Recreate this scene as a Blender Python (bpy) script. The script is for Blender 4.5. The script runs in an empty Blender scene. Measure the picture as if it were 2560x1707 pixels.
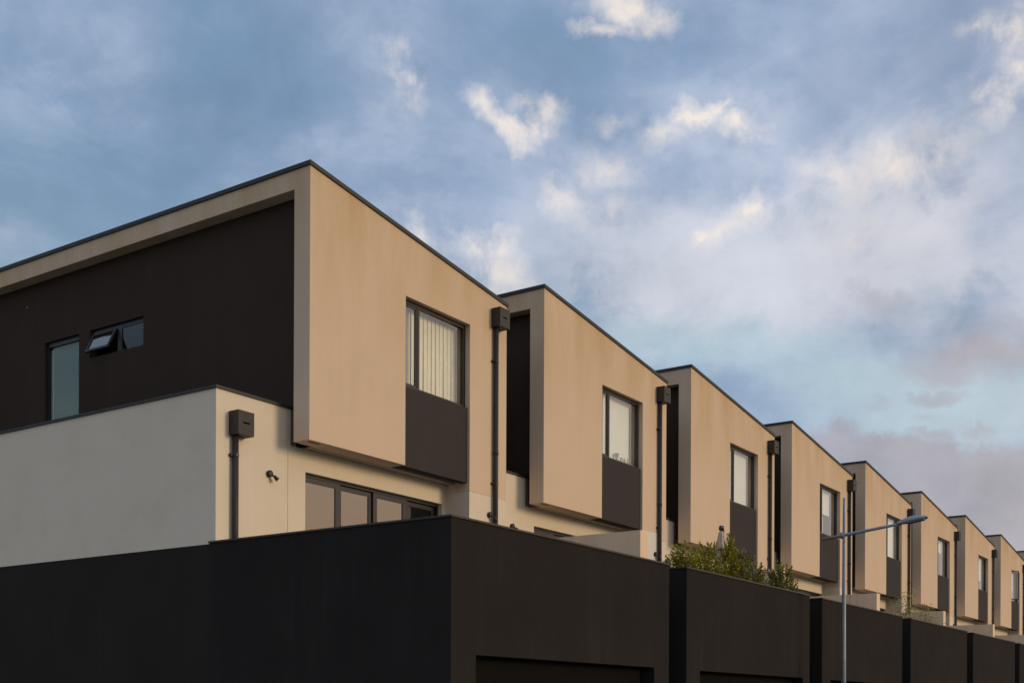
import bpy, math, random
from mathutils import Matrix, Vector

random.seed(7)
S = bpy.context.scene
C = S.collection
R = math.radians

# ------------------------------------------------------------------ camera
TH = 0.5994
F = 2761.99
cam = bpy.data.cameras.new('camera')
cam.sensor_width = 36.0
cam.lens = F / 2352 * 36
cam.shift_y = 0.36116
cam.clip_start = 0.1
cam.clip_end = 5000
co = bpy.data.objects.new('camera', cam)
C.objects.link(co)
co.matrix_world = (Matrix.Translation((0, 0, 1.6)) @ Matrix.Rotation(TH - math.pi / 2, 4, 'Z')
                   @ Matrix.Rotation(math.pi / 2, 4, 'X') @ Matrix.Rotation(0.0041, 4, 'Z'))
S.camera = co
S.render.resolution_x = 1024
S.render.resolution_y = 682
S.view_settings.view_transform = 'Standard'
S.view_settings.look = 'None'
S.view_settings.exposure = 0.0
S.view_settings.gamma = 1.0
S.view_settings.use_curve_mapping = False

# ------------------------------------------------------------------ sun
SUN_EL = R(13)
SUN_AZ = math.atan2(-1.0, 0.34)          # direction towards the sun in the XY plane
sd = Vector((math.cos(SUN_AZ) * math.cos(SUN_EL), math.sin(SUN_AZ) * math.cos(SUN_EL), math.sin(SUN_EL)))
sl = bpy.data.lights.new('sun', 'SUN')
sl.energy = 1.62
sl.angle = R(16)
sl.color = (1.0, 0.73, 0.44)
so = bpy.data.objects.new('sun', sl)
C.objects.link(so)
so.rotation_euler = sd.to_track_quat('Z', 'Y').to_euler()
so.location = (0, -30, 20)

# ------------------------------------------------------------------ world: Nishita sky under broken evening cloud
W = bpy.data.worlds.new('World')
S.world = W
W.use_nodes = True
W.cycles.sampling_method = 'MANUAL'
W.cycles.sample_map_resolution = 256
nt = W.node_tree
nt.nodes.clear()
L = nt.links


def nd(t, **k):
    n = nt.nodes.new(t)
    for a, b in k.items():
        setattr(n, a, b)
    return n


def put(sock, v):
    if isinstance(v, bpy.types.NodeSocket):
        L.new(v, sock)
    else:
        sock.default_value = v


def mth(op, a, b=None, c=None, clamp=False):
    n = nd('ShaderNodeMath', operation=op, use_clamp=clamp)
    put(n.inputs[0], a)
    if b is not None:
        put(n.inputs[1], b)
    if c is not None:
        put(n.inputs[2], c)
    return n.outputs[0]


def vm(op, a, b=None, scale=None):
    n = nd('ShaderNodeVectorMath', operation=op)
    put(n.inputs[0], a)
    if b is not None:
        put(n.inputs[1], b)
    if scale is not None:
        put(n.inputs['Scale'], scale)
    return n.outputs['Value'] if op in ('DOT_PRODUCT', 'LENGTH') else n.outputs[0]


def sstep(v, a, b, t0=0.0, t1=1.0):
    n = nd('ShaderNodeMapRange', interpolation_type='SMOOTHSTEP')
    put(n.inputs[0], v)
    n.inputs[1].default_value = a
    n.inputs[2].default_value = b
    n.inputs[3].default_value = t0
    n.inputs[4].default_value = t1
    return n.outputs[0]


def wnoise(vec, scale, detail=5, rough=0.55, dist=0.0):
    n = nd('ShaderNodeTexNoise')
    put(n.inputs['Vector'], vec)
    n.inputs['Scale'].default_value = scale
    n.inputs['Detail'].default_value = detail
    n.inputs['Roughness'].default_value = rough
    n.inputs['Distortion'].default_value = dist
    return n


def cmix(f, a, b):
    n = nd('ShaderNodeMix', data_type='RGBA')
    put(n.inputs[0], f)
    put(n.inputs[6], a if isinstance(a, bpy.types.NodeSocket) else (*a, 1))
    put(n.inputs[7], b if isinstance(b, bpy.types.NodeSocket) else (*b, 1))
    return n.outputs[2]


D = nd('ShaderNodeTexCoord').outputs['Generated']
sky = nd('ShaderNodeTexSky', sky_type='NISHITA', sun_disc=False)
sky.sun_elevation = SUN_EL
sky.sun_rotation = math.pi / 2 - SUN_AZ
sky.air_density = 1.0
sky.dust_density = 1.2
sky.ozone_density = 1.5

fwd = (math.cos(TH), math.sin(TH), 0)
rgt = (math.sin(TH), -math.cos(TH), 0)
df = vm('DOT_PRODUCT', D, fwd)
dr = vm('DOT_PRODUCT', D, rgt)
sep = nd('ShaderNodeSeparateXYZ')
put(sep.inputs[0], D)
dz = sep.outputs[2]
dfc = mth('MAXIMUM', df, 0.15)
cb = nd('ShaderNodeCombineXYZ')
put(cb.inputs[0], mth('DIVIDE', dr, dfc))
put(cb.inputs[1], mth('DIVIDE', dz, dfc))
q0 = cb.outputs[0]
# cloud-deck coordinates: directions projected on a flat layer overhead
cb2 = nd('ShaderNodeCombineXYZ')
zz = mth('ADD', mth('MAXIMUM', dz, 0.0), 0.16)
put(cb2.inputs[0], mth('DIVIDE', sep.outputs[0], zz))
put(cb2.inputs[1], mth('DIVIDE', sep.outputs[1], zz))
P = cb2.outputs[0]
w1 = vm('SUBTRACT', wnoise(D, 5.0, 3).outputs['Color'], (0.5, 0.5, 0.5))
w2 = vm('SUBTRACT', wnoise(D, 20.0, 5, 0.68).outputs['Color'], (0.5, 0.5, 0.5))
q = vm('ADD', vm('ADD', q0, vm('SCALE', w1, scale=0.055)), vm('SCALE', w2, scale=0.040))
# homogeneous: third component 1
w3 = vm('SUBTRACT', wnoise(D, 45.0, 3, 0.6).outputs['Color'], (0.5, 0.5, 0.5))
q = vm('ADD', q, vm('SCALE', w3, scale=0.022))
q = vm('ADD', vm('MULTIPLY', q, (1, 1, 0)), (0, 0, 1))
front = sstep(df, 0.25, 0.55)


def stroke_sum(strokes, soft=1.7, peaked=False):
    tot = None
    qq = q
    for i_, (x1, y1, x2, y2, w, amp) in enumerate(strokes):
        if tot is not None and i_ % 3 == 0:
            # a null term that makes Cycles evaluate the strokes one after another (its stack is small)
            n_ = nd('ShaderNodeVectorMath', operation='MULTIPLY_ADD')
            put(n_.inputs[0], tot)
            n_.inputs[1].default_value = (1e-7, 1e-7, 0)
            put(n_.inputs[2], q)
            qq = n_.outputs[0]
        u1, v1, u2, v2 = (x1 - 1176) / F, (1633.5 - y1) / F, (x2 - 1176) / F, (1633.5 - y2) / F
        ln = math.hypot(u2 - u1, v2 - v1)
        ang = math.atan2(v2 - v1, u2 - u1)
        rx, ry = ln * 0.62 + w / F * soft, w / F * soft
        uc, vc, ca, sa = (u1 + u2) / 2, (v1 + v2) / 2, math.cos(ang), math.sin(ang)
        a_ = vm('DOT_PRODUCT', qq, (ca / rx, sa / rx, -(uc * ca + vc * sa) / rx))
        b_ = vm('DOT_PRODUCT', qq, (-sa / ry, ca / ry, -(vc * ca - uc * sa) / ry))
        r2 = mth('MULTIPLY_ADD', a_, a_, mth('MULTIPLY', b_, b_))
        if peaked:
            g = mth('MULTIPLY', mth('SUBTRACT', 1.0, mth('SQRT', r2), None, True), amp)
        else:
            g = sstep(r2, 1.0, -0.15, 0.0, amp * 1.12)
        tot = g if tot is None else mth('MAXIMUM' if peaked else 'ADD', tot, g)
    return tot


wisps = [(878, 110, 885, 160, 14, .4), (890, 185, 955, 215, 16, .7), (915, 225, 945, 255, 22, .35),
         (1075, 240, 1130, 262, 15, .6), (1130, 262, 1185, 320, 16, .9), (1180, 310, 1182, 355, 10, .6),
         (1190, 315, 1245, 280, 12, .6), (1240, 275, 1285, 240, 20, .6), (1160, 245, 1270, 235, 12, .35),
         (1345, 68, 1420, 55, 13, .7), (1420, 10, 1480, 40, 24, .75), (1480, 30, 1510, 60, 20, .5), (1390, 0, 1450, 5, 25, .6),
         (1395, 285, 1450, 280, 16, .35), (1510, 325, 1560, 290, 18, .55), (1560, 285, 1630, 258, 16, .85),
         (1600, 262, 1640, 280, 18, .8), (1640, 265, 1665, 225, 8, .6), (1640, 285, 1720, 305, 18, .8),
         (1290, 440, 1330, 470, 24, .55), (1370, 370, 1420, 400, 30, .45), (1385, 490, 1420, 480, 25, .3),
         (1600, 560, 1660, 510, 22, .6), (1660, 505, 1720, 470, 24, .75), (1575, 558, 1600, 545, 10, .9), (1690, 440, 1680, 480, 14, .4),
         (2185, 95, 2280, 70, 18, .5), (2260, 60, 2330, 110, 26, .5), (2300, 90, 2400, 60, 36, .55), (2275, 245, 2340, 200, 22, .7), (2320, 150, 2380, 190, 20, .6),
         (1860, 400, 1940, 450, 30, .5), (1940, 440, 2000, 400, 30, .45), (2000, 390, 2090, 370, 38, .65), (2080, 370, 2180, 330, 26, .5), (2120, 310, 2110, 330, 25, .35),
         (1070, 545, 1110, 580, 18, .6), (1110, 575, 1165, 545, 18, .6), (1120, 600, 1180, 640, 36, .6), (950, 510, 975, 525, 16, .6), (1110, 650, 1160, 670, 34, .4),
         (1880, 560, 2000, 540, 46, .3), (2050, 520, 2170, 490, 46, .25)]
deck = [(1050, 640, 1500, 690, 110, .62), (1500, 640, 2050, 610, 130, .62), (1850, 560, 2250, 520, 110, .4),
        (1280, 420, 1450, 520, 120, .38), (1950, 430, 2180, 370, 110, .45), (1550, 300, 1720, 290, 80, .35),
        (1150, 260, 1250, 260, 60, .3), (2230, 350, 2400, 150, 90, .35), (2100, 700, 2450, 620, 120, .5),
        (900, 500, 1000, 540, 70, .35), (-60, 560, 60, 590, 80, .4), (1550, 740, 1900, 700, 90, .5),
        (1600, 540, 1720, 480, 80, .35), (50, 330, 150, 380, 80, .16), (600, 340, 720, 330, 40, .14), (350, 520, 520, 440, 70, .2),
        (1380, 40, 1500, 20, 90, .3), (900, 180, 930, 240, 60, .22)]
low = [(1870, 1015, 2000, 1040, 42, .8), (1980, 1085, 2420, 1095, 62, 1.0), (2100, 1160, 2500, 1180, 70, 1.0), (2300, 1260, 2600, 1260, 70, .9),
       (2060, 922, 2225, 925, 20, .52), (2205, 996, 2280, 992, 16, .55), (2090, 1010, 2170, 1012, 11, .4), (1950, 952, 2000, 945, 18, .28),
       (2080, 965, 2120, 970, 14, .28), (2080, 850, 2420, 840, 50, .55), (2180, 775, 2420, 760, 60, .5), (1970, 705, 2080, 715, 44, .45),
       (1500, 880, 1500, 880, 1, .0)]
clear = [(1450, 795, 2000, 850, 70, .75), (1850, 930, 2400, 910, 80, .95), (1980, 1010, 2350, 1000, 50, .7), (1200, 700, 1500, 800, 60, .35)]

# generic structure of the whole sky
n_big = wnoise(P, 0.9, 5, 0.55, 0.3).outputs['Fac']
n_mid = wnoise(P, 2.4, 7, 0.60, 0.25).outputs['Fac']
n_det = wnoise(D, 17.0, 7, 0.62, 0.4).outputs['Fac']
n_soft = wnoise(D, 7.0, 4, 0.5).outputs['Fac']
far = mth('SUBTRACT', 1.0, front)
c_mid = mth('MULTIPLY', mth('SUBTRACT', n_mid, 0.5), 2.6)      # about -0.6 .. 0.6
c_det = mth('MULTIPLY', mth('SUBTRACT', n_det, 0.5), 2.6)
c_soft = mth('MULTIPLY', mth('SUBTRACT', n_soft, 0.5), 2.6)

Wr = mth('MULTIPLY', mth('MINIMUM', stroke_sum(wisps, 2.4, True), 1.0), front)
We = mth('ADD', Wr, mth('MULTIPLY', far, sstep(n_mid, 0.56, 0.80, 0, .9)))
n_fin = mth('MULTIPLY', mth('SUBTRACT', wnoise(D, 60.0, 4, 0.65, 0.5).outputs['Fac'], 0.5), 2.6)
ridge = mth('SUBTRACT', 1.0, mth('MULTIPLY', mth('ABSOLUTE', mth('ADD', c_det, 0.06)), 2.6), None, True)
Wx = mth('ADD', mth('ADD', mth('MULTIPLY', c_det, 1.15), mth('MULTIPLY', n_fin, 0.40)), mth('MULTIPLY', We, 0.75))
Wn = sstep(mth('ADD', mth('ADD', mth('MULTIPLY', c_det, 1.2), mth('MULTIPLY', n_fin, 0.85)), mth('ADD', mth('MULTIPLY', ridge, 0.35), mth('MULTIPLY', We, 0.35))), -0.35, 0.95)
Wm = mth('MINIMUM', mth('MULTIPLY', mth('POWER', We, 1.25), mth('ADD', 0.10, mth('MULTIPLY', Wn, 1.55))), 0.92)
De = mth('ADD', mth('MULTIPLY', stroke_sum(deck, 1.9), front), mth('MULTIPLY', far, sstep(n_big, 0.36, 0.60, .25, .95)))
De = mth('ADD', De, mth('ADD', mth('MULTIPLY', Wr, 0.95), mth('MULTIPLY', mth('SUBTRACT', ridge, 0.45), 0.16)))
Df = mth('ADD', De, mth('ADD', mth('MULTIPLY', c_mid, 0.60), mth('ADD', mth('MULTIPLY', c_soft, 0.32), mth('MULTIPLY', c_det, 0.50))))
Dm = mth('MULTIPLY', sstep(Df, -0.05, 1.42), 0.95)
Lf = mth('MULTIPLY', stroke_sum(low, 1.5), front)
Lf = mth('ADD', Lf, mth('MULTIPLY', far, mth('MULTIPLY', sstep(dz, 0.30, 0.02), 0.8)))
Lm = sstep(mth('ADD', Lf, mth('MULTIPLY', mth('ADD', c_mid, c_det), mth('MULTIPLY', sstep(Lf, 0.0, 0.3), 0.22))), 0.05, 0.95)
Cm = mth('MINIMUM', mth('MULTIPLY', stroke_sum(clear, 1.5), front), 1.0)

K = 9.6                                        # the Background runs at strength 0.1


def kc(r, g, b):
    return (r * K, g * K, b * K)


base = cmix(1.0, sky.outputs[0], sky.outputs[0])
# slate veil of high cloud over most of the sky, thinner towards the upper left
veil_col = cmix(sstep(mth('ADD', n_mid, mth('MULTIPLY', n_soft, 0.5)), 0.55, 0.95), kc(.225, .325, .495), kc(.335, .415, .570))
blue = cmix(sstep(n_big, .35, .65), kc(.150, .262, .415), kc(.200, .320, .468))
blue = cmix(sstep(dz, .50, .10), blue, kc(.390, .500, .590))
base = cmix(0.80, base, blue)
vf = mth('ADD', mth('MULTIPLY', sstep(mth('DIVIDE', dr, dfc), -0.42, 0.10), 0.50), mth('ADD', 0.36, mth('MULTIPLY', c_mid, 0.75)))
col = cmix(mth('MAXIMUM', mth('MINIMUM', vf, 0.95), 0.0), base, veil_col)
col = cmix(Dm, col, cmix(sstep(dz, .40, .12), kc(.57, .60, .685), kc(.615, .62, .655)))
col = cmix(mth('MULTIPLY', Cm, 0.88), col, kc(.410, .535, .610))
col = cmix(Lm, col, cmix(sstep(mth('ADD', n_soft, mth('MULTIPLY', n_det, .3)), .45, .80), kc(.275, .292, .358), kc(.365, .372, .430)))
col = cmix(Wm, col, kc(.80, .725, .665))
# mottled light and shade through the whole layer
mot = mth('ADD', 1.0, mth('ADD', mth('MULTIPLY', c_soft, 0.13), mth('ADD', mth('MULTIPLY', c_det, 0.10), mth('MULTIPLY', c_mid, 0.08))))
col = vm('SCALE', col, scale=mot)
# evening glow on the cloud towards the sun
sg = vm('DOT_PRODUCT', D, tuple(sd))
glow = mth('MULTIPLY', sstep(sg, -0.1, 1.0), sstep(dz, 0.75, 0.0))
col = cmix(mth('MULTIPLY', glow, 0.75), col, kc(.95, .70, .48))
bg = nd('ShaderNodeBackground')
put(bg.inputs[0], col)
bg.inputs[1].default_value = 0.112
out = nd('ShaderNodeOutputWorld')
L.new(bg.outputs[0], out.inputs[0])

# ------------------------------------------------------------------ materials
MATS = {}


def new_mat(name):
    m = bpy.data.materials.new(name)
    m.use_nodes = True
    t = m.node_tree
    b = t.nodes['Principled BSDF']
    MATS[name] = m
    return m, t, b


def tn(t, vec, scale, detail=4, rough=.55, stretch=None):
    if stretch:
        mp = t.nodes.new('ShaderNodeMapping')
        mp.inputs['Scale'].default_value = stretch
        t.links.new(vec, mp.inputs[0])
        vec = mp.outputs[0]
    n = t.nodes.new('ShaderNodeTexNoise')
    n.inputs['Scale'].default_value = scale
    n.inputs['Detail'].default_value = detail
    n.inputs['Roughness'].default_value = rough
    t.links.new(vec, n.inputs['Vector'])
    return n.outputs['Fac']


def mr(t, v, a, b, c, d):
    n = t.nodes.new('ShaderNodeMapRange')
    t.links.new(v, n.inputs[0])
    for i, x in enumerate((a, b, c, d)):
        n.inputs[i + 1].default_value = x
    return n.outputs[0]


def mx(t, f, a, b, mode='MIX'):
    n = t.nodes.new('ShaderNodeMix')
    n.data_type = 'RGBA'
    n.blend_type = mode
    for s, v in ((n.inputs[0], f), (n.inputs[6], a), (n.inputs[7], b)):
        if isinstance(v, bpy.types.NodeSocket):
            t.links.new(v, s)
        else:
            s.default_value = v if isinstance(v, float) else (*v, 1)
    return n.outputs[2]


def render_mat(name, colr, streak, amt=.5, cloud=.10, bump=.25, rough=.9, yellow=None, soil=None):
    """painted render: trowelled grain, faint clouding, rain streaks running down"""
    m, t, b = new_mat(name)
    g = t.nodes.new('ShaderNodeNewGeometry').outputs['Position']
    st = tn(t, g, 1.0, 5, .6, (5.5, 5.5, .22))
    st2 = tn(t, g, 1.0, 3, .5, (1.1, 1.1, .45))
    big = tn(t, g, 0.8, 4, .55)
    fine = tn(t, g, 70, 3, .6)
    trow = tn(t, g, 7, 5, .6)
    mul = t.nodes.new('ShaderNodeMath')
    mul.operation = 'MULTIPLY'
    t.links.new(mr(t, st, .42, .72, 0, 1), mul.inputs[0])
    t.links.new(mr(t, st2, .40, .66, 0, amt), mul.inputs[1])
    c = mx(t, mul.outputs[0], colr, streak)
    c = mx(t, mr(t, big, .3, .7, 0, cloud * 2), c, tuple(x * .72 for x in colr))
    if soil:
        # soiling that runs down from the capping and thins out below
        sp = t.nodes.new('ShaderNodeSeparateXYZ')
        t.links.new(g, sp.inputs[0])
        hz = mr(t, sp.outputs[2], 7.6, 10.4, 0, 1)
        nn = t.nodes.new('ShaderNodeMath')
        nn.operation = 'MULTIPLY'
        t.links.new(hz, nn.inputs[0])
        t.links.new(mr(t, tn(t, g, 1.0, 5, .6, (1.6, 1.6, .35)), .34, .66, .05, .95), nn.inputs[1])
        c = mx(t, nn.outputs[0], c, soil)
    if yellow:
        c = mx(t, mr(t, tn(t, g, 1.6, 4, .6), .5, .75, 0, .35), c, yellow)
    c = mx(t, mr(t, fine, .3, .7, 0, .10), c, tuple(x * .6 for x in colr))
    t.links.new(c, b.inputs['Base Color'])
    b.inputs['Roughness'].default_value = rough
    b.inputs['Specular IOR Level'].default_value = .25 if colr[0] > .1 else .08
    bp = t.nodes.new('ShaderNodeBump')
    bp.inputs['Strength'].default_value = bump
    bp.inputs['Distance'].default_value = .004
    bp2 = t.nodes.new('ShaderNodeBump')
    bp2.inputs['Strength'].default_value = bump * .6
    bp2.inputs['Distance'].default_value = .02
    t.links.new(fine, bp.inputs['Height'])
    t.links.new(trow, bp2.inputs['Height'])
    t.links.new(bp2.outputs[0], bp.inputs['Normal'])
    t.links.new(bp.outputs[0], b.inputs['Normal'])
    return m


def plain(name, colr, rough=.5, metal=0.0, spec=.5, var=.15, scale=6):
    m, t, b = new_mat(name)
    g = t.nodes.new('ShaderNodeNewGeometry').outputs['Position']
    n = tn(t, g, scale, 4, .6)
    c = mx(t, mr(t, n, .3, .7, 0, 1), tuple(x * (1 - var) for x in colr), tuple(min(1, x * (1 + var)) for x in colr))
    t.links.new(c, b.inputs['Base Color'])
    b.inputs['Roughness'].default_value = rough
    b.inputs['Metallic'].default_value = metal
    b.inputs['Specular IOR Level'].default_value = spec
    return m


beige = render_mat('beige_render', (.620, .495, .368), (.49, .37, .245), .28, .06, soil=(.50, .355, .205))
white = render_mat('offwhite_render', (.67, .605, .50), (.58, .49, .36), .18, .05, yellow=(.60, .50, .32))
finm = render_mat('bounce_lit_party_wall_render', (.78, .61, .44), (.55, .43, .32), .9, .10)  # warm bounce light is put into this base colour; streaks are its own
patchp = render_mat('fresh_white_paint', (.66, .64, .60), (.6, .56, .5), .2, .05)
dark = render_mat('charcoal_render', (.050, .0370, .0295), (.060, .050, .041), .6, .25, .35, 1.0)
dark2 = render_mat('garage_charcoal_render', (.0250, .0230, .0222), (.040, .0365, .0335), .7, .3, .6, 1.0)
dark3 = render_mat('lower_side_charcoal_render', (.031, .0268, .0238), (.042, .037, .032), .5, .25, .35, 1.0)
panelm = render_mat('spandrel_charcoal', (.048, .0435, .0425), (.060, .054, .050), .4, .2, .2, .75)
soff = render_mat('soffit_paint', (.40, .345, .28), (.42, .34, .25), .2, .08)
capm = plain('dark_cap_metal', (.019, .021, .022), .6, .1, .5, .2)
capb = plain('bronze_cap_metal', (.036, .027, .019), .45, .3, .5, .2)
framem = plain('window_frame_charcoal', (.015, .0155, .018), .42, .0, .5, .1)
gdoor = plain('garage_door_paint', (.006, .006, .0065), .8, .0, .05, .1)
pipem = plain('downpipe_charcoal', (.033, .0305, .0295), .55, 0, .3, .15)
blackm = plain('black_fitting', (.012, .012, .012), .45, 0, .5, .1)
flash = plain('grey_green_flashing', (.16, .18, .165), .6, .2, .4, .1)
slatm = plain('cream_blind_fabric', (.86, .83, .66), .8, 0, .2, .05)
rollm = plain('white_roller_fabric', (.84, .89, .86), .8, 0, .2, .03, 2)
curtm = plain('curtain_fabric', (.66, .64, .56), .85, 0, .2, .06, 3)
greyb = plain('grey_green_blind', (.44, .45, .40), .8, 0, .2, .08, 1.5)
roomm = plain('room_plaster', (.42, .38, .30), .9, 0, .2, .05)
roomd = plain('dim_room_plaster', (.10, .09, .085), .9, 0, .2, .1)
galv = plain('galvanised_steel', (.24, .28, .33), .5, .45, .5, .14, 9)
lampm = plain('grey_lamp_casting', (.28, .32, .37), .45, .2, .5, .08)
lensm = plain('lamp_lens', (.10, .10, .10), .15, 0, .5, .05)
canv = plain('parasol_canvas', (.46, .40, .33), .9, 0, .1, .1, 5)
asph = plain('asphalt', (.05, .05, .05), .9, 0, .3, .25, 30)
conc = plain('concrete', (.27, .26, .24), .9, 0, .3, .15, 8)
kerbm = plain('kerb_concrete', (.33, .32, .30), .9, 0, .3, .12, 8)
grassm = plain('dry_grass', (.07, .085, .035), .95, 0, .2, .3, 4)
wood = plain('stem_bark', (.09, .065, .04), .9, 0, .2, .2, 20)
orn1 = plain('grey_glass_ornament', (.28, .30, .30), .3, 0, .5, .1, 20)
orn2 = plain('brown_ornament', (.30, .23, .17), .6, 0, .4, .2, 30)


def leaf_mat(name, c1, c2):
    m, t, b = new_mat(name)
    g = t.nodes.new('ShaderNodeNewGeometry')
    n = tn(t, g.outputs['Position'], 9, 3, .6)
    c = mx(t, mr(t, n, .35, .68, 0, 1), c1, c2)
    oi = t.nodes.new('ShaderNodeMix')
    oi.data_type = 'RGBA'
    t.links.new(c, oi.inputs[6])
    oi.inputs[7].default_value = (*[x * 1.5 for x in c2], 1)
    t.links.new(mr(t, g.outputs['Random Per Island'], .75, 1, 0, .8), oi.inputs[0])
    t.links.new(oi.outputs[2], b.inputs['Base Color'])
    b.inputs['Roughness'].default_value = .45
    tr = t.nodes.new('ShaderNodeBsdfTranslucent')
    t.links.new(oi.outputs[2], tr.inputs[0])
    ms = t.nodes.new('ShaderNodeMixShader')
    ms.inputs[0].default_value = .25
    t.links.new(b.outputs[0], ms.inputs[1])
    t.links.new(tr.outputs[0], ms.inputs[2])
    t.links.new(ms.outputs[0], t.nodes['Material Output'].inputs[0])
    return m


leafm = leaf_mat('glossy_leaves', (.125, .145, .010), (.340, .310, .022))
leafm2 = leaf_mat('dark_leaves', (.080, .104, .012), (.220, .225, .022))
bamb = leaf_mat('bamboo_leaves', (.22, .24, .05), (.34, .33, .08))


def glass_mat(name, tint, base_refl, gain=1.0, col_r=(1, 1, 1)):
    m, t, b = new_mat(name)
    t.nodes.remove(b)
    tr = t.nodes.new('ShaderNodeBsdfTransparent')
    tr.inputs[0].default_value = (*tint, 1)
    gl = t.nodes.new('ShaderNodeBsdfGlossy')
    gl.inputs['Roughness'].default_value = .02
    gl.inputs[0].default_value = (*col_r, 1)
    fr = t.nodes.new('ShaderNodeFresnel')
    fr.inputs[0].default_value = 1.5
    g = t.nodes.new('ShaderNodeNewGeometry').outputs['Position']
    n = tn(t, g, 1.3, 2, .5)
    bp = t.nodes.new('ShaderNodeBump')
    bp.inputs['Strength'].default_value = .12
    bp.inputs['Distance'].default_value = .02
    t.links.new(n, bp.inputs['Height'])
    t.links.new(bp.outputs[0], gl.inputs['Normal'])
    ma = t.nodes.new('ShaderNodeMath')
    ma.operation = 'MULTIPLY_ADD'
    ma.use_clamp = True
    t.links.new(fr.outputs[0], ma.inputs[0])
    ma.inputs[1].default_value = gain
    ma.inputs[2].default_value = base_refl
    ms = t.nodes.new('ShaderNodeMixShader')
    bk = t.nodes.new('ShaderNodeMath')
    bk.operation = 'MULTIPLY_ADD'
    gg = t.nodes.new('ShaderNodeNewGeometry')
    t.links.new(gg.outputs['Backfacing'], bk.inputs[0])
    bk.inputs[1].default_value = -1
    bk.inputs[2].default_value = 1
    mm = t.nodes.new('ShaderNodeMath')
    mm.operation = 'MULTIPLY'
    t.links.new(ma.outputs[0], mm.inputs[0])
    t.links.new(bk.outputs[0], mm.inputs[1])
    t.links.new(mm.outputs[0], ms.inputs[0])
    t.links.new(tr.outputs[0], ms.inputs[1])
    t.links.new(gl.outputs[0], ms.inputs[2])
    t.links.new(ms.outputs[0], t.nodes['Material Output'].inputs[0])
    return m


glass = glass_mat('window_glass', (.96, .97, .95), .13, 1.3)
glass_d = glass_mat('tinted_door_glass', (.42, .40, .38), .22, 1.4, (1.0, .88, .74))
glass_s = glass_mat('side_window_glass', (.70, .78, .76), .02, .9)


# ------------------------------------------------------------------ mesh helpers
CACHE = {}


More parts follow.
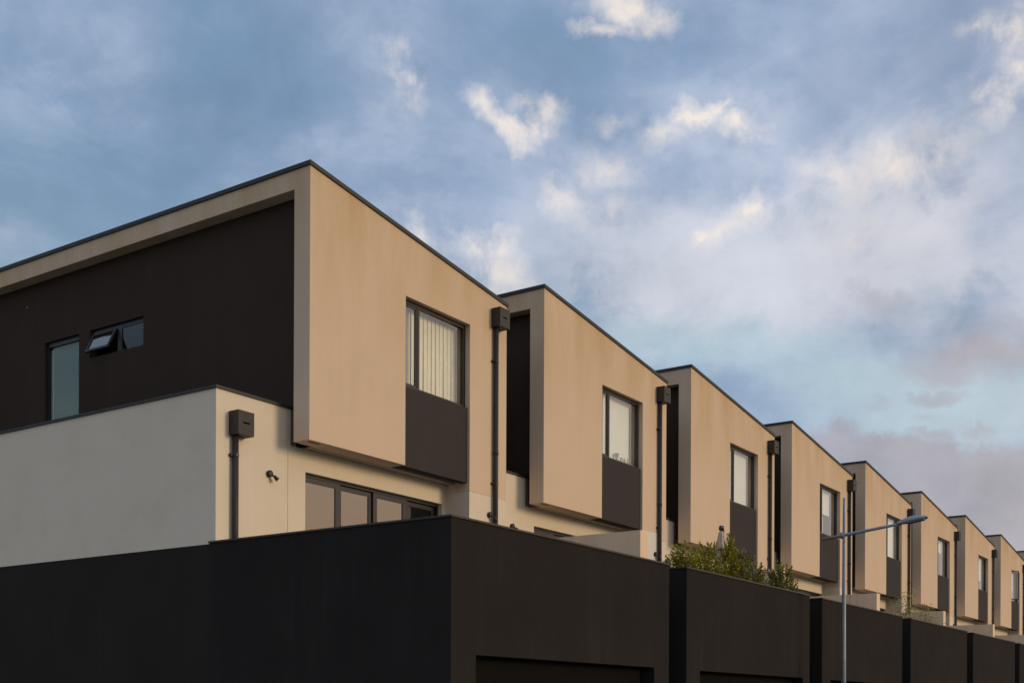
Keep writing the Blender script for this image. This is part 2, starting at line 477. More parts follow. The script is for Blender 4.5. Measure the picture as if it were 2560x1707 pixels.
class MB:
    def __init__(s):
        s.v, s.f = [], []

    def box(s, x0, x1, y0, y1, z0, z1):
        b = len(s.v)
        s.v += [(x, y, z) for z in (z0, z1) for y in (y0, y1) for x in (x0, x1)]
        s.f += [tuple(b + i for i in f) for f in ((0, 2, 3, 1), (4, 5, 7, 6), (0, 1, 5, 4), (2, 6, 7, 3), (0, 4, 6, 2), (1, 3, 7, 5))]
        return s

    def hexa(s, p):
        b = len(s.v)
        s.v += [tuple(a) for a in p]
        s.f += [tuple(b + i for i in f) for f in ((0, 2, 3, 1), (4, 5, 7, 6), (0, 1, 5, 4), (2, 6, 7, 3), (0, 4, 6, 2), (1, 3, 7, 5))]
        return s

    def tube(s, pts, rad, n=12, cap=True):
        pts = [Vector(p) for p in pts]
        if not isinstance(rad, (list, tuple)):
            rad = [rad] * len(pts)
        rings = []
        up = None
        for i, p in enumerate(pts):
            d = (pts[min(i + 1, len(pts) - 1)] - pts[max(i - 1, 0)]).normalized()
            if up is None:
                up = Vector((0, 0, 1)) if abs(d.z) < .9 else Vector((1, 0, 0))
            a = d.cross(up).normalized()
            c = d.cross(a).normalized()
            up = -c if False else up
            b = len(s.v)
            s.v += [tuple(p + (a * math.cos(2 * math.pi * k / n) + c * math.sin(2 * math.pi * k / n)) * rad[i]) for k in range(n)]
            rings.append(b)
        for i in range(len(rings) - 1):
            for k in range(n):
                k2 = (k + 1) % n
                s.f.append((rings[i] + k, rings[i] + k2, rings[i + 1] + k2, rings[i + 1] + k))
        if cap:
            s.f.append(tuple(rings[0] + k for k in range(n))[::-1])
            s.f.append(tuple(rings[-1] + k for k in range(n)))
        return s

    def wall(s, plane, us, vs, hole, a0, a1, top=None):
        """a slab made of a grid of cells, some left open; real thickness a0..a1"""
        nu, nv = len(us) - 1, len(vs) - 1

        def P3(u, j, a):
            z = vs[j] if not (top and j == nv) else top(u)
            return (u, a, z) if plane == 'Y' else (a, u, z)
        idx = {}

        def vid(i, j, k):
            if (i, j, k) not in idx:
                idx[(i, j, k)] = len(s.v)
                s.v.append(P3(us[i], j, (a0, a1)[k]))
            return idx[(i, j, k)]

        def solid(i, j):
            return 0 <= i < nu and 0 <= j < nv and (i, j) not in hole
        for i in range(nu):
            for j in range(nv):
                if not solid(i, j):
                    continue
                s.f.append((vid(i, j, 0), vid(i + 1, j, 0), vid(i + 1, j + 1, 0), vid(i, j + 1, 0)))
                s.f.append((vid(i, j, 1), vid(i, j + 1, 1), vid(i + 1, j + 1, 1), vid(i + 1, j, 1)))
                if not solid(i - 1, j):
                    s.f.append((vid(i, j, 0), vid(i, j + 1, 0), vid(i, j + 1, 1), vid(i, j, 1)))
                if not solid(i + 1, j):
                    s.f.append((vid(i + 1, j, 0), vid(i + 1, j, 1), vid(i + 1, j + 1, 1), vid(i + 1, j + 1, 0)))
                if not solid(i, j - 1):
                    s.f.append((vid(i, j, 0), vid(i, j, 1), vid(i + 1, j, 1), vid(i + 1, j, 0)))
                if not solid(i, j + 1):
                    s.f.append((vid(i, j + 1, 0), vid(i + 1, j + 1, 0), vid(i + 1, j + 1, 1), vid(i, j + 1, 1)))
        return s

    def build(s, name, mat, parent=None, smooth=False, off=(0, 0, 0)):
        v = [(round(a - off[0], 5), round(b - off[1], 5), round(c - off[2], 5)) for a, b, c in s.v]
        key = hash((name, mat.name, tuple(v), len(s.f), smooth))
        me = CACHE.get(key)
        if me is None:
            me = bpy.data.meshes.new(name)
            me.from_pydata(v, [], s.f)
            me.materials.append(mat)
            if smooth:
                me.polygons.foreach_set('use_smooth', [len(p.vertices) == 4 for p in me.polygons])
            me.update()
            CACHE[key] = me
        o = bpy.data.objects.new(name, me)
        C.objects.link(o)
        if parent:
            o.parent = parent
        return o


def tag(o, label=None, cat=None, group=None, kind=None):
    for k, v in (('label', label), ('category', cat), ('group', group), ('kind', kind)):
        if v:
            o[k] = v
    return o


def empty(name, loc, label, cat, group=None):
    o = bpy.data.objects.new(name, None)
    o.empty_display_size = .3
    o.location = loc
    C.objects.link(o)
    return tag(o, label, cat, group)


# ------------------------------------------------------------------ measured planes
PITCH = 6.9452
X0 = 14.123
D0, D1, D2, YB = 9.62, 13.6215, 14.18, 27.0
ZP, ZB, ZL = 4.20, 5.964, 6.55
RC = .26                      # depth of the recess in the side face
BW = 5.568
XW0, XW1 = 2.42, 4.345        # window bay
OFF = (0, D0, 0)

# ------------------------------------------------------------------ ground
g = MB()
g.box(-900, 1500, -900, 1500, -.6, -.16)
tag(g.build('ground', grassm), kind='structure')
g = MB(); g.box(-80, 400, 1.6, 8.0, -.155, -.02)
tag(g.build('road', asph), kind='structure')
g = MB(); g.box(-80, 400, 8.15, 30, -.155, .0)
tag(g.build('pavement', conc), kind='structure')
g = MB(); g.box(-80, 400, -4, 1.45, -.155, .10)
tag(g.build('footpath', conc), kind='structure')
for yk, zt in ((8.0, .03), (1.45, .12)):
    g = MB()
    for i in range(-40, 200):
        g.box(i * 2.0 + .006, i * 2.0 + 1.994, yk, yk + .15, -.15, zt)
    tag(g.build('kerb', kerbm), kind='structure')


# ------------------------------------------------------------------ the terrace of houses
def rain_head(house, xl, zb, yf, pipe_to):
    w, h, dpt = .33, .368, .215
    y0 = yf - dpt
    dp = MB()
    px = xl + .085
    dp.tube([(px, yf - .062, zb + .02), (px, yf - .062, pipe_to)], .049, 16)
    pipe = dp.build('downpipe', pipem, house, True, OFF)
    c = MB()
    c.tube([(px, yf - .062, 6.62), (px, yf - .062, 6.70)], .054, 16)
    if zb > 8:
        c.build('pipe_collar', pipem, pipe, True, OFF)
    hd = MB()
    sx0, sx1, sz = xl + .10, xl + .24, zb + .185
    hd.wall('Y', [xl, sx0, sx1, xl + w], [zb, sz - .014, sz + .014, zb + h], {(1, 1)}, y0, y0 + .012)
    hd.box(xl, xl + .012, y0 + .012, yf - .012, zb, zb + h)
    hd.box(xl + w - .012, xl + w, y0 + .012, yf - .012, zb, zb + h)
    hd.box(xl, xl + w, yf - .012, yf - .001, zb, zb + h)
    hd.box(xl + .012, xl + w - .012, y0 + .012, yf - .012, zb, zb + .012)
    hd.build('rainwater_head', pipem, pipe, False, OFF)
    for zz_ in ([zb - .66, zb - 3.05] if zb > 8 else [zb - .31]):
        b = MB()
        b.box(px - .085, px - .045, yf - .055, yf - .001, zz_ - .018, zz_ + .018)
        b.tube([(px, yf - .062, zz_ - .02), (px, yf - .062, zz_ + .02)], .054, 16)
        b.build('pipe_bracket', blackm, pipe, False, OFF)


def wall_light(house, x, z, yf, tilt=1.0):
    b = MB()
    b.tube([(x, yf - .001, z), (x, yf - .05, z), (x, yf - .06, z)], [.055, .055, .040], 18)
    base = b.build('wall_light', blackm, house, True, OFF)
    a = MB()
    a.tube([(x + .012, yf - .05, z - .012), (x + .05, yf - .085, z - .05)], .014, 8)
    a.build('light_arm', blackm, base, True, OFF)
    h = MB()
    p0 = Vector((x + .035, yf - .075, z - .030))
    d = Vector((.62, -.42, -.72)).normalized()
    h.tube([p0, p0 + d * .015, p0 + d * .06, p0 + d * .095], [.012, .024, .031, .036], 16)
    h.build('lamp_head', blackm, base, True, OFF)
    g_ = MB()
    g_.tube([p0 + d * .096, p0 + d * .099], .027, 14)
    g_.build('lamp_glass', lensm, base, False, OFF)


def frame_rect(mb, plane_y0, plane_y1, x0, x1, z0, z1, t):
    mb.wall('Y', [x0, x0 + t, x1 - t, x1], [z0, z0 + t, z1 - t, z1], {(1, 1)}, plane_y0, plane_y1)


LABELS = [
    'nearest and largest cream townhouse with long charcoal gable wall and striped vertical blinds',
    'cream townhouse with small ornaments on its upper window sill, behind the leafy shrubs terrace',
    'cream townhouse whose dark panel rises directly behind the closed parasol and tall shrubs',
    'cream townhouse whose upper window stands just left of the grey street lamp pole',
    'cream townhouse with its upper window crossed by the grey street lamp arm',
    'cream townhouse just right of the street lamp head, wispy bamboo in front of it',
    'cream townhouse second from the far right end of the row, window with closed sashes',
    'farthest fully visible cream townhouse, with its narrow window sash tilted open',
    'cream townhouse cut by the right edge of the photo, only its downpipe showing',
]


def town_house(k):
    x0 = X0 + k * PITCH
    ZP = 4.172 if k == 0 else 4.195
    dzt = {0: -.025, 1: .035, 2: .035, 3: .0}.get(k, 0.0)
    H = empty('townhouse', (x0, D0, 0), LABELS[k], 'house', 'townhouses in the terrace row')
    A = lambda mb, name, mat, par=H, sm=False: mb.build(name, mat, par, sm, OFF)
    ZTL, ZTR = 10.40 + dzt, 9.675 + dzt
    slope = lambda u: ZTL + (ZTR - ZTL) * u / BW
    # --- projecting upper box: front wall slab with window bay, its left end shows as the pale side band
    m = MB()
    zlow = 3.0
    m.wall('Y', [0, XW0, XW1, BW], [5.80, ZB, 8.97, 10.4], {(0, 0), (1, 0), (1, 1)}, D1, D1 + .35, slope)
    A(m, 'front_wall', beige)
    m = MB()
    m.box(XW1 + .001, BW - .001, D1 + .003, D2 + .3, zlow, 5.798)
    m.box(XW1 + .001, BW - .001, D1 + .351, D2 + .3, 5.798, ZB - .001)
    A(m, 'pier', white)
    m = MB()
    m.box(0, RC, D1 + .35, YB, 10.065, ZTL - .0)
    A(m, 'side_fascia', beige)
    m = MB()
    if k == 0:
        us = [D1 + .35, 18.05, 19.62, 19.95, 21.03, YB]
        m.wall('X', us, [ZB, 6.7, 8.30, 8.83, 10.065], {(1, 2), (3, 1), (3, 2)}, RC, RC + .15)
    else:
        m.box(RC, RC + .15, D1 + .35, YB, ZB, 10.065)
    A(m, 'side_wall', dark)
    m = MB()
    m.box(BW - .15, BW, D1 + .35, YB, ZB, ZTR - .05)
    A(m, 'far_side_wall', dark)
    m = MB()
    m.box(RC + .15, BW - .15, YB - .2, YB, 0.0, ZTR - .05)
    A(m, 'rear_wall', dark)
    m = MB()
    m.box(RC, XW1, D1 + .35, D2 + .2, ZB, ZB + .12)
    A(m, 'soffit', soff)
    m = MB()
    m.box(.10, .34, D1 + .09, D1 + .14, ZB - .004, ZB + .01)
    A(m, 'soffit_vent', pipem)
    # --- roof and its metal cappings
    m = MB()
    m.hexa([(RC, D1 + .35, ZTL - .10), (BW - .01, D1 + .35, ZTR - .04), (RC, YB, ZTL - .10), (BW - .01, YB, ZTR - .04),
            (RC, D1 + .35, ZTL - .04), (BW - .01, D1 + .35, ZTR - .005), (RC, YB, ZTL - .04), (BW - .01, YB, ZTR - .005)])
    roof = A(m, 'roof', capm)
    m = MB()
    xe = BW + .03
    zr = slope(xe)
    zl_ = slope(-.03)
    t = .068
    m.hexa([(-.03, D1 - .03, zl_), (xe, D1 - .03, zr), (-.03, D1 + .34, zl_), (xe, D1 + .34, zr),
            (-.03, D1 - .03, zl_ + t), (xe, D1 - .03, zr + t), (-.03, D1 + .34, zl_ + t), (xe, D1 + .34, zr + t)])
    A(m, 'front_capping', capm, roof)
    m = MB()
    m.box(-.03, RC + .02, D1 + .342, YB, zl_ - .002, zl_ + t)
    A(m, 'side_capping', capm, roof)
    # --- upper window over dark panel
    m = MB()
    m.box(XW0 + .002, XW1 - .002, D1 + .057, D1 + .20, ZB - .002, 7.39)
    A(m, 'spandrel_panel', panelm)
    fy0, fy1 = D1 + .115, D1 + .20
    m = MB()
    xm = 2.925
    m.wall('Y', [XW0, XW0 + .045, xm - .03, xm + .03, XW1 - .055, XW1], [7.392, 7.44, 8.905, 8.97], {(1, 1), (3, 1)}, fy0, fy1)
    win = A(m, 'upper_window', framem)
    hinge_open = (k == 7)
    sa = MB()
    frame_rect(sa, 0, .04, 0, xm - .03 - XW0 - .045, 7.442, 8.903, .042)
    pn = MB()
    pn.box(.042, xm - .03 - XW0 - .045 - .042, .016, .024, 7.484, 8.861)
    for mb, nm, mt in ((sa, 'sash', framem), (pn, 'sash_glass', glass)):
        if hinge_open:
            ca, sn = math.cos(R(-62)), math.sin(R(-62))
            mb.v = [(XW0 + .045 + x * ca - y * sn, fy0 - .035 + x * sn + y * ca, z) for x, y, z in mb.v]
        else:
            mb.v = [(XW0 + .045 + x, fy0 + .012 + y, z) for x, y, z in mb.v]
        A(mb, nm, mt, win)
    m = MB()
    m.box(xm + .03, XW1 - .055, D1 + .155, D1 + .163, 7.44, 8.905)
    A(m, 'window_glass', glass, win)
    # window dressing
    if k == 0:
        x = xm + .045
        for i in range(11):
            s = MB()
            wv = .096
            jit = random.uniform(-.012, .012)
            s.hexa([(x, D1 + .325 + jit, 7.44), (x + wv, D1 + .321 + jit, 7.44), (x, D1 + .327 + jit, 7.44), (x + wv, D1 + .323 + jit, 7.44),
                    (x, D1 + .325, 8.90), (x + wv, D1 + .321, 8.90), (x, D1 + .327, 8.90), (x + wv, D1 + .323, 8.90)])
            A(s, 'blind_slat', slatm, win)
            x += .121
        x = XW0 + .05
        for i in range(4):
            s = MB()
            s.hexa([(x, D1 + .335, 7.42), (x + .10, D1 + .330, 7.42), (x, D1 + .337, 7.42), (x + .10, D1 + .332, 7.42),
                    (x, D1 + .335, 8.90), (x + .10, D1 + .330, 8.90), (x, D1 + .337, 8.90), (x + .10, D1 + .332, 8.90)])
            A(s, 'blind_slat', slatm, win)
            x += .124
    elif k in (1, 2, 4):
        s = MB()
        s.box(xm + .05, XW1 - .13, D1 + .31, D1 + .314, 7.40, 8.93)
        A(s, 'roller_blind', rollm, win)
        s = MB()
        s.box(XW0 + .04, xm - .05, D1 + .31, D1 + .314, 7.40, 8.93)
        A(s, 'roller_blind', rollm, win)
    else:
        s = MB()
        zlo = {3: 8.15, 5: 8.45, 6: 7.9, 7: 8.0}.get(k, 8.2)
        s.box(XW0 + .04, XW1 - .2, D1 + .31, D1 + .314, zlo, 8.93)
        A(s, 'roller_blind', rollm, win)
        s = MB()
        n = 26
        for i in range(n):
            xa, xb = XW0 + .05 + i * .05, XW0 + .05 + (i + 1) * .05
            ya, yb = D1 + .40 + .02 * math.sin(i * 1.9), D1 + .40 + .02 * math.sin((i + 1) * 1.9)
            s.hexa([(xa, ya, 7.36), (xb, yb, 7.36), (xa, ya + .003, 7.36), (xb, yb + .003, 7.36), (xa, ya, 8.93), (xb, yb, 8.93), (xa, ya + .003, 8.93), (xb, yb + .003, 8.93)])
        A(s, 'curtain', curtm, win)
    m = MB()
    m.box(.7, 5.2, D1 + 3.2, D1 + 3.3, 6.2, 9.3)
    m.box(.7, 5.2, D1 + .36, D1 + 3.2, 6.1, 6.2)
    m.box(.7, 5.2, D1 + .36, D1 + 3.2, 9.3, 9.4)
    m.box(.6, .7, D1 + .36, D1 + 3.2, 6.2, 9.3)
    m.box(5.2, 5.3, D1 + .36, D1 + 3.2, 6.2, 9.3)
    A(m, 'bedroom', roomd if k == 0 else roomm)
    # --- lower wall behind the terrace, with the sliding doors
    xs = -1.456 if k == 0 else BW - PITCH
    dx0, dx1, dzt_ = .49, 4.21, 5.585
    if k == 0:
        m = MB()
        m.box(xs, .079, D2, D2 + .2, ZP - .008, ZL)
        m.box(xs + .03, .079, D2, D2 + .2, 3.0, ZP - .008)
        A(m, 'end_wall', white)
        m = MB()
        m.box(.079, .087, D2 + .006, D2 + .19, 3.0, ZL - .003)
        A(m, 'wall_joint', flash)
        xw = .087
    else:
        xw = xs
    m = MB()
    us = [xw, RC, dx0, dx1, XW1]
    m.wall('Y', us, [3.0, dzt_, ZB - .002, ZL], {(2, 0), (1, 2), (2, 2), (3, 2)}, D2, D2 + .2)
    A(m, 'terrace_wall', white)
    m = MB()
    m.box(.14, .232, D2 - .014, D2 - .002, ZB - .0, ZL - .004)
    A(m, 'corner_flashing', flash)
    m = MB()
    m.box(xs + (.2 if k == 0 else 0), RC, D2 + .2, YB, ZL - .2, ZL - .05)
    A(m, 'lower_roof', capm)
    m = MB()
    m.box(xs - (.03 if k == 0 else 0), RC - .002, D2 - .03, D2 + .23, ZL + .002, ZL + .045)
    A(m, 'wall_capping', capm)
    if k == 0:
        m = MB()
        m.box(xs - .03, xs + .22, D2 + .232, YB, ZL + .002, ZL + .045)
        A(m, 'wall_capping', capm)
        m = MB()
        m.box(xs, xs + .2, D2 + .2, YB, ZP - .008, ZL)
        A(m, 'end_gable_wall', white)
        m = MB()
        m.box(xs + .006, xs + .2, D2 + .11, YB, 0, ZP - .01)
        A(m, 'garage_side_wall', dark3)
    # --- doors: four sashes
    m = MB()
    yf = D2 + .09
    m.wall('Y', [dx0 + .001, dx0 + .04, dx1 - .04, dx1 - .001], [3.0, 3.05, dzt_ - .05, dzt_ - .001], {(1, 1)}, yf, yf + .12)
    door = A(m, 'terrace_door', framem)
    wd = (dx1 - dx0 - .08) / 4
    for i in range(4):
        a0 = dx0 + .04 + i * wd
        yy = yf + (.015, .055, .015, .06)[i]
        s = MB()
        z1_ = dzt_ - .052
        s.wall('Y', [a0 - (.02 if i else 0), a0 + (.085 if i else .03), a0 + wd - .105, a0 + wd + (.02 if i < 3 else 0)], [3.052, 3.15, z1_ - .085, z1_], {(1, 1)}, yy, yy + .036)
        A(s, 'door_sash', framem, door)
        s = MB()
        s.box(a0 + (.085 if i else .03), a0 + wd - .105, yy + .014, yy + .022, 3.15, z1_ - .085)
        A(s, 'door_glass', glass_s if i == 3 else glass_d, door)
    m = MB()
    m.box(dx0 - .2, XW1, D2 + 3.6, D2 + 3.7, 3.0, 5.8)
    m.box(dx0 - .2, XW1, D2 + .21, D2 + 3.6, 5.7, 5.8)
    m.box(dx0 - .2, XW1, D2 + .21, D2 + 3.6, 2.9, 3.0)
    m.box(dx0 - .3, dx0 - .2, D2 + .21, D2 + 3.6, 3.0, 5.7)
    m.box(XW1, XW1 + .1, D2 + .31, D2 + 3.6, 3.0, 5.7)
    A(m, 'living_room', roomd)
    # --- garage front, parapet, capping
    gs = -1.479 if k == 0 else -1.43
    ge = 4.82 if k == 0 else 4.72
    gx0, gx1 = gs + .56, gs + 5.755
    if gx1 > ge - .35:
        gx1 = ge - .45
    m = MB()
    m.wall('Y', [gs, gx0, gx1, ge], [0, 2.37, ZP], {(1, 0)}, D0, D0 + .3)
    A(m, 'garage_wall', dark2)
    m = MB()
    ye = D2 + .11 if k == 0 else D2
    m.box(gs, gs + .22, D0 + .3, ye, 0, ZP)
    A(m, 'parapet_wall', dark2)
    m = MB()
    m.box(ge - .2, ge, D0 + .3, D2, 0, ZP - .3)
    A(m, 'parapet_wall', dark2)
    m = MB()
    m.box(gs - .02, ge + .02, D0 - .02, D0 + .32, ZP + .001, ZP + .028)
    A(m, 'parapet_capping', capb)
    m = MB()
    m.box(gs - .02, gs + .24, D0 + .322, ye + .01, ZP + .001, ZP + .028)
    A(m, 'parapet_capping', capb)
    m = MB()
    m.box(gs + .22, ge - .2, D0 + .3, D2, 2.85, 3.0)
    A(m, 'terrace_floor', conc)
    gd = MB()
    gd.box(gx0 - .05, gx1 + .05, D0 + .275, D0 + .295, 0.01, 2.42)
    door = A(gd, 'garage_door', blackm)
    zz_ = .02
    for i in range(5):
        h = .475
        s = MB()
        s.box(gx0 + .004, gx1 - .004, D0 + .235, D0 + .272, zz_ + .006, zz_ + h - .006)
        A(s, 'door_panel', gdoor, door)
        zz_ += h
    # recess between this garage and the next one: entry wall and door
    m = MB()
    m.box(ge, PITCH - 1.43, D0 + 1.6, D0 + 1.75, 0, ZP - .35)
    entry = A(m, 'entry_wall', dark2)
    m = MB()
    m.box(ge + .02, PITCH - 1.45, D0 + 1.55, D0 + 1.6, .02, 2.1)
    A(m, 'entry_door', panelm, entry)
    # --- white party fin between terraces
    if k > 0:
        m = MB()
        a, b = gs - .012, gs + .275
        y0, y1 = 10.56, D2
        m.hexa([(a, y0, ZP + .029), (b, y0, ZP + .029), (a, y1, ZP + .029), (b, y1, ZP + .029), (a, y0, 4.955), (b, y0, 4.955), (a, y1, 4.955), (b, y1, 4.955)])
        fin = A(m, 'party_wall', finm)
        m = MB()
        m.box(gs + .222, b, y0, y1, 3.0, ZP + .028)
        A(m, 'party_wall_base', white, fin)
    if k == 1:
        m = MB()
        m.box(XW1 + .002, BW - .35, D1 - .003, D1 - .001, 4.7, 5.95)
        tag(A(m, 'fresh_paint_patch', patchp), 'paler freshly painted patch low on the pier')
    # --- fittings
    rain_head(H, 5.04, 9.120 + dzt * .5, D1, 3.0)
    wall_light(H, 4.986, 5.435, D1)
    wall_light(H, -.360 if k else -.346, 5.465 if k else 5.412, D2)
    if k == 0:
        rain_head(H, -1.198, 5.878, D2, 3.0)
        # gable windows
        m = MB()
        xg = RC + .06
        m.wall('X', [19.952, 20.0, 20.98, 21.028], [6.702, 6.75, 8.74, 8.828], {(1, 1)}, xg, xg + .07)
        w = A(m, 'tall_side_window', framem)
        s = MB(); s.box(xg + .03, xg + .038, 20.0, 20.98, 6.75, 8.74)
        A(s, 'window_glass', glass_s, w)
        s = MB(); s.box(xg + .06, xg + .064, 19.97, 20.885, 6.72, 8.76)
        A(s, 'roller_blind', greyb, w)
        s = MB(); s.box(xg + .05, xg + .056, 20.885, 20.975, 6.76, 8.70)
        A(s, 'curtain', slatm, w)
        m = MB()
        m.wall('X', [18.052, 18.075, 18.74, 18.86, 19.57, 19.618], [8.302, 8.325, 8.75, 8.828], {(1, 1), (3, 1)}, xg, xg + .07)
        w = A(m, 'awning_window', framem)
        s = MB(); s.box(xg + .015, xg + .023, 18.075, 18.74, 8.325, 8.75)
        A(s, 'window_glass', glass_s, w)
        s = MB(); s.wall('X', [18.87, 18.92, 19.52, 19.56], [-.43, -.38, -.04, 0], {(1, 1)}, -.02, .02)
        p = MB(); p.box(-.004, .004, 18.92, 19.52, -.38, -.04)
        ang = R(27)
        for mb, nm, mt in ((s, 'awning_sash', framem), (p, 'sash_glass', glass)):
            mb.v = [(xg - .01 + x * math.cos(ang) + z * math.sin(ang), y, 8.745 - x * math.sin(ang) + z * math.cos(ang)) for x, y, z in mb.v]
            A(mb, nm, mt, w)
        s = MB(); s.box(xg + .6, xg + .65, 17.9, 21.3, 6.7, 9.3)
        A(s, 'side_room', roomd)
        m = MB(); m.box(RC - .012, RC, 21.6, 21.63, 9.62, 9.66)
        A(m, 'wall_vent', flash)
    return H


for k in range(9):
    town_house(k)


# ------------------------------------------------------------------ ornaments behind the second house's window
ox = X0 + PITCH


def lathe(name, loc, prof, mat, label, cat, group=None):
    m = MB()
    m.tube([(0, 0, z) for r, z in prof], [r for r, z in prof], 16)
    o = m.build(name, mat, None, True)
    o.location = loc
    return tag(o, label, cat, group)


yo, zo = D1 + .235, 7.441
lathe('vase', (24.575, yo, zo), [(.030, 0), (.034, .01), (.028, .06), (.040, .13), (.058, .18), (.060, .20)], orn1,
      'grey flared glass vase, leftmost and tallest ornament on the window sill', 'vase')
ORN = [('arch', 24.80, .155, 'brown arch-shaped ornament, tallest one right of the vase on the sill'),
       ('post', 24.945, .145, 'narrow rounded ornament right of the arch on the window sill'),
       ('loop', 25.12, .17, 'ornament with a tall stem and low round loop on the window sill'),
       ('small', 25.36, .085, 'smallest two-pointed ornament, rightmost on the window sill')]
for kind, x, h, lab in ORN:
    m = MB()
    if kind == 'arch':
        pts = [(-.045, 0, 0), (-.045, 0, h * .55)] + [(-.045 * math.cos(a), 0, h * .6 + .045 * math.sin(a)) for a in [i * math.pi / 8 for i in range(1, 8)]] + [(.045, 0, h * .55), (.045, 0, 0)]
        m.tube(pts, .014, 8)
    elif kind == 'post':
        m.tube([(0, 0, 0), (0, 0, h * .8), (0, 0, h * .95), (0, 0, h)], [.026, .026, .020, .006], 10)
    elif kind == 'loop':
        m.tube([(-.05, 0, 0), (-.045, 0, h * .5), (-.02, 0, h)], [.016, .015, .012], 8)
        m.tube([(-.045, 0, h * .32)] + [(-.0 + .045 * math.sin(a), 0, .045 + .04 * math.cos(a)) for a in [i * math.pi / 6 for i in range(0, 7)]], .012, 8)
    else:
        m.tube([(-.018, 0, 0), (-.022, 0, h)], [.016, .010], 8)
        m.tube([(.018, 0, 0), (.022, 0, h)], [.016, .010], 8)
    o = m.build('ornament', orn2, None, True)
    o.location = (x, yo, zo)
    tag(o, lab, 'ornament', 'ornaments on the window sill')

# ------------------------------------------------------------------ street lamp
lx, ly = 25.51, 8.75
E = empty('street_lamp', (lx, ly, 0), 'slim grey steel street lamp with a single side arm over the street', 'street lamp')
m = MB()
m.tube([(0, 0, 0), (0, 0, 3), (0, 0, 5.3), (0, 0, 6.22), (0, 0, 6.245)], [.070, .045, .037, .030, .026], 20)
m.build('pole', galv, E, True)
m = MB()
m.tube([(0, 0, 0), (0, 0, .03)], .14, 16)
for a in range(4):
    m.tube([(.105 * math.cos(a * math.pi / 2 + .8), .105 * math.sin(a * math.pi / 2 + .8), .03), (.105 * math.cos(a * math.pi / 2 + .8), .105 * math.sin(a * math.pi / 2 + .8), .06)], .014, 8)
m.build('base_plate', galv, E)
m = MB()
m.tube([(0, .47, 5.39), (0, -.1, 5.455), (0, -1.20, 5.585)], [.036, .036, .031], 16)
arm = m.build('arm', galv, E, True)
m = MB()
m.tube([(0, .035, 5.375), (0, .035, 5.50)], .052, 16)
m.build('arm_bracket', galv, E, True)
m = MB()
# head: flattened tapering casting, domed on top
secs = [(-1.14, .040, .030, .028), (-1.22, .060, .052, .040), (-1.34, .095, .080, .045), (-1.48, .120, .088, .040), (-1.62, .115, .072, .034), (-1.72, .085, .045, .028), (-1.775, .03, .012, .018)]
rings = []
n = 20
for (y, hw, up_, dn) in secs:
    b = len(m.v)
    zc = 5.585 + (-1.14 - y) * .12 + .02
    for i in range(n):
        a = 2 * math.pi * i / n
        cx, sx = math.cos(a), math.sin(a)
        m.v.append((hw * cx, y, zc + (up_ * sx if sx > 0 else dn * max(-1, 1.8 * sx))))
    rings.append(b)
for i in range(len(rings) - 1):
    for j in range(n):
        m.f.append((rings[i] + j, rings[i] + (j + 1) % n, rings[i + 1] + (j + 1) % n, rings[i + 1] + j))
m.f.append(tuple(rings[0] + j for j in range(n)))
m.f.append(tuple(rings[-1] + j for j in range(n))[::-1])
head = m.build('lamp_head', lampm, E, True)
m = MB()
zc = 5.585 + .02
m.hexa([(-.08, -1.70, zc + .062 - .042), (.08, -1.70, zc + .062 - .042), (-.09, -1.38, zc + .03 - .062), (.09, -1.38, zc + .03 - .062),
        (-.08, -1.70, zc + .062 - .02), (.08, -1.70, zc + .062 - .02), (-.09, -1.38, zc + .03 - .03), (.09, -1.38, zc + .03 - .03)])
m.build('lamp_lens', lensm, head)
m = MB()
m.tube([(0, -1.22, zc + .005 - .06), (0, -1.22, zc - .03)], .014, 8)
m.tube([(0, -1.54, zc + .05 - .075), (0, -1.54, zc - .0)], .012, 8)
m.build('latch', blackm, head)

# ------------------------------------------------------------------ closed parasol on the second terrace
px_, py_ = 24.14, 11.0
E = empty('parasol', (px_, py_, 3.0), 'closed beige cantilever parasol hanging from its dark arm among the shrubs', 'parasol')
m = MB()
n = 40
prof = [(2.54, .030), (2.50, .058), (2.38, .075), (2.26, .100), (2.17, .125), (2.145, .110), (2.13, .080), (2.0, .088), (1.6, .10), (1.0, .10)]
rings = []
for z, r in prof:
    b = len(m.v)
    for i in range(n):
        a = 2 * math.pi * i / n
        rr = r * (1 + .20 * math.sin(8 * a + z * 1.3) * (.3 + .7 * min(1, (2.6 - z) * 2.5)))
        m.v.append((rr * math.cos(a), rr * math.sin(a), z))
    rings.append(b)
for i in range(len(rings) - 1):
    for j in range(n):
        m.f.append((rings[i] + j, rings[i] + (j + 1) % n, rings[i + 1] + (j + 1) % n, rings[i + 1] + j))
m.f.append(tuple(rings[0] + j for j in range(n)))
m.build('canopy', canv, E, True)
m = MB()
m.tube([(0, 0, 2.115), (0, 0, 2.14)], .092, 20)
m.build('tie_strap', wood, E, True)
m = MB()
m.tube([(0, 0, .9), (0, 0, 2.60)], .016, 8)
m.build('hub_pole', framem, E, True)
m = MB()
m.tube([(-.07, 0, 2.56), (-.03, 0, 2.62), (.03, 0, 2.63), (.09, .0, 2.55), (.20, .02, 2.38), (.34, .04, 2.08), (.46, .06, 1.6)], [.03, .045, .045, .026, .018, .018, .018], 10)
m.build('arm', framem, E, True)
m = MB()
m.tube([(.47, .06, .02), (.47, .06, 1.75)], .026, 12)
m.build('post', framem, E, True)
m = MB()
m.box(.1, .84, -.32, .44, 0.0, .03)
m.build('base', framem, E)


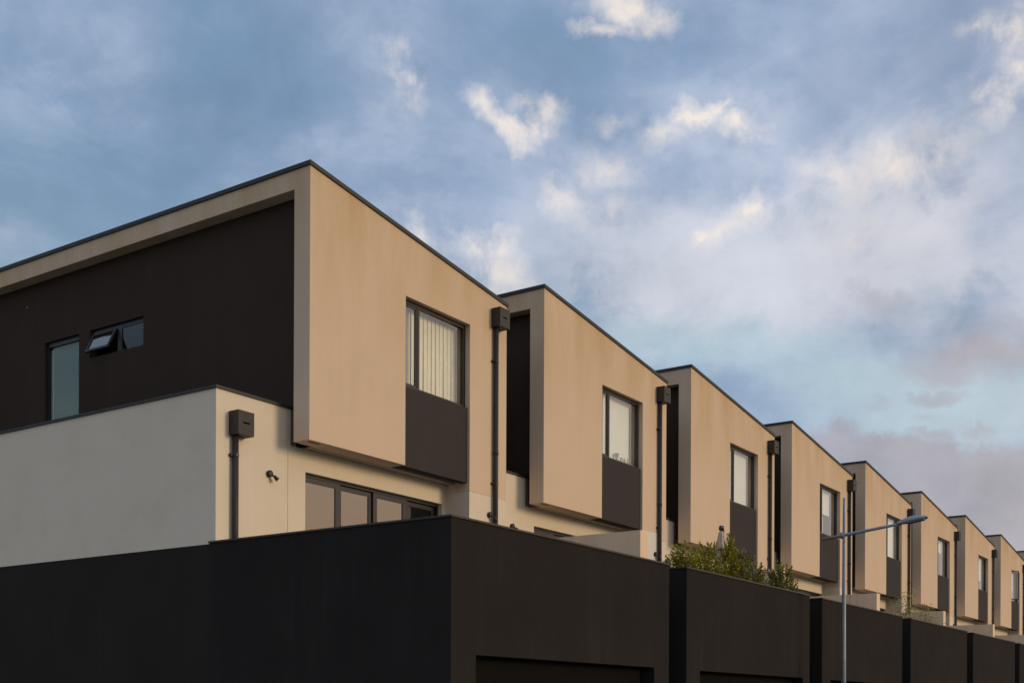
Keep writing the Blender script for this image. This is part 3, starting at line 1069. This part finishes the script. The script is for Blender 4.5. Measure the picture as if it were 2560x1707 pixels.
# ------------------------------------------------------------------ shrubs and bamboo on the terraces
def leaf(m, p, d, nrm, ln, wd):
    d = d.normalized()
    s = d.cross(nrm)
    if s.length < 1e-4:
        s = Vector((1, 0, 0))
    s.normalize()
    up = s.cross(d)
    b = len(m.v)
    mid = p + d * ln * .5 - up * ln * .05
    m.v += [tuple(p), tuple(mid + s * wd * .5 + up * wd * .12), tuple(p + d * ln - up * ln * .12), tuple(mid - s * wd * .5 + up * wd * .12), tuple(mid)]
    m.f += [(b, b + 4, b + 1), (b + 1, b + 4, b + 2), (b, b + 3, b + 4), (b + 3, b + 2, b + 4)]


def shrub(x, y, ztop, rad, nsh, mat, label, group, lsize=.078, seed=1, low=4.05):
    rg = random.Random(seed)
    E = empty('shrub', (x, y, 3.0), label, 'shrub', group)
    H = ztop - 3.0
    tr = MB()
    lv = MB()
    for i in range(5):
        a = rg.uniform(0, 6.28)
        r = rg.uniform(.03, .10)
        tr.tube([(r * math.cos(a), r * math.sin(a), 0), (r * 2.5 * math.cos(a), r * 2.5 * math.sin(a), H * .5), (rad * .5 * math.cos(a), rad * .5 * math.sin(a), H * .82)], [.018, .012, .005], 6)
    for i in range(nsh):
        # a shoot: starts inside the crown, grows outwards and up, carries leaves near its tip
        a = rg.uniform(0, 6.28)
        rr = rad * math.sqrt(rg.random())
        edge = 1 - (rr / rad) ** 2.5 * .40
        zt_ = (low - 3.0 - .35) + (H - (low - 3.0 - .35)) * edge * rg.uniform(.12, 1.0) ** .6
        tip = Vector((rr * math.cos(a) * 1.05, rr * math.sin(a) * 1.05, zt_))
        d = Vector((math.cos(a) * rg.uniform(.1, .8), math.sin(a) * rg.uniform(.1, .8), rg.uniform(.7, 1.2))).normalized()
        ln = rg.uniform(.18, .34)
        base = tip - d * ln
        tr.tube([base, tip], [.004, .002], 4, False)
        nl = rg.randint(7, 13)
        for j in range(nl):
            t = j / (nl - 1)
            p = base + d * ln * (.25 + .75 * t)
            b = rg.uniform(0, 6.28)
            side = Vector((math.cos(b), math.sin(b), rg.uniform(-.1, .7)))
            dd = (side * (1.15 - .5 * t) + d * (.35 + .7 * t)).normalized()
            sz = lsize * rg.uniform(.75, 1.2) * (1 - .25 * t)
            leaf(lv, p, dd, Vector((rg.uniform(-.8, .8), rg.uniform(-.8, .8), 1)), sz, sz * .58)
    tr.build('trunk', wood, E)
    tag(lv.build('foliage', mat, E), kind='stuff')
    return E


GR = 'shrubs behind the second parapet'
shrub(21.00, 10.42, 4.93, .36, 170, leafm, 'yellow-green shrub at the left end of the shrubs, by the parapet corner', GR, seed=2)
shrub(21.62, 10.50, 4.98, .38, 150, leafm, 'bushy green shrub second from the left behind the parapet', GR, seed=3)
shrub(22.35, 10.48, 5.14, .42, 185, leafm, 'dense green shrub just left of the closed parasol', GR, seed=4)
shrub(23.45, 10.50, 5.36, .24, 190, leafm, 'tallest pointed shrub, directly in front of the closed parasol', GR, seed=5)
shrub(24.05, 10.48, 5.16, .46, 200, leafm2, 'dark green wide shrub in front of the charcoal panel', GR, seed=6)
shrub(24.70, 10.45, 4.90, .32, 140, leafm2, 'low dark shrub filling the dip between the tall and right shrubs', GR, seed=9)
shrub(25.35, 10.15, 5.02, .40, 170, leafm2, 'separate open dark green shrub at the right end of the parapet', GR, seed=8, lsize=.085)


def bamboo(x, y, ztop, seed, label):
    rg = random.Random(seed)
    E = empty('bamboo', (x, y, 3.0), label, 'bamboo', 'bamboo clumps on the far terrace')
    st, lv = MB(), MB()
    for i in range(9):
        a = rg.uniform(0, 6.28)
        r = rg.uniform(.02, .2)
        h = (ztop - 3) * rg.uniform(.72, 1.0)
        lean = Vector((math.cos(a), math.sin(a) * .6, 0)) * rg.uniform(.1, .42)
        pts = [Vector((r * math.cos(a), r * math.sin(a), 0)) + lean * t ** 2 + Vector((0, 0, h * t)) for t in (0, .3, .6, .8, 1)]
        st.tube(pts, [.008, .007, .005, .004, .002], 5)
        for j in range(95):
            t = rg.uniform(.45, 1)
            p = pts[0].copy() + lean * t ** 2 + Vector((0, 0, h * t))
            b = rg.uniform(0, 6.28)
            off = Vector((math.cos(b), math.sin(b), rg.uniform(-.2, .5))) * rg.uniform(.03, .24)
            leaf(lv, p + off, Vector((math.cos(b), math.sin(b), rg.uniform(-.7, .3))), Vector((0, 0, 1)), rg.uniform(.08, .14), .032)
    st.build('cane', bamb, E)
    tag(lv.build('foliage', bamb, E), kind='stuff')


bamboo(34.5, 10.1, 5.18, 3, 'taller pale bamboo clump, left one of the two behind the parapet')
bamboo(37.0, 10.1, 5.02, 4, 'shorter pale bamboo clump, right one of the two by the white wall')

# ------------------------------------------------------------------ tiny aerial beyond the gable roof
ax, ay = 24.9, 19.9
# stands on the roof of the first house's neighbour, only its tip clears the parapet
ax, ay = 15.2, 20.75
E = empty('tv_aerial', (ax, ay, 10.28), 'tiny thin rooftop aerial just clearing the long gable roof edge', 'aerial')
m = MB(); m.tube([(0, 0, 0), (0, 0, .62)], .010, 6)
m.build('mast', galv, E)
m = MB(); m.tube([(-.30, .1, .60), (.25, -.05, .55)], .006, 5)
m.build('boom', galv, E)
for i in range(5):
    m = MB()
    x = -.28 + i * .12
    m.tube([(x, .10 - i * .03 - .12, .60 - i * .011), (x, .10 - i * .03 + .12, .60 - i * .011)], .004, 4)
    m.build('rod', galv, E)
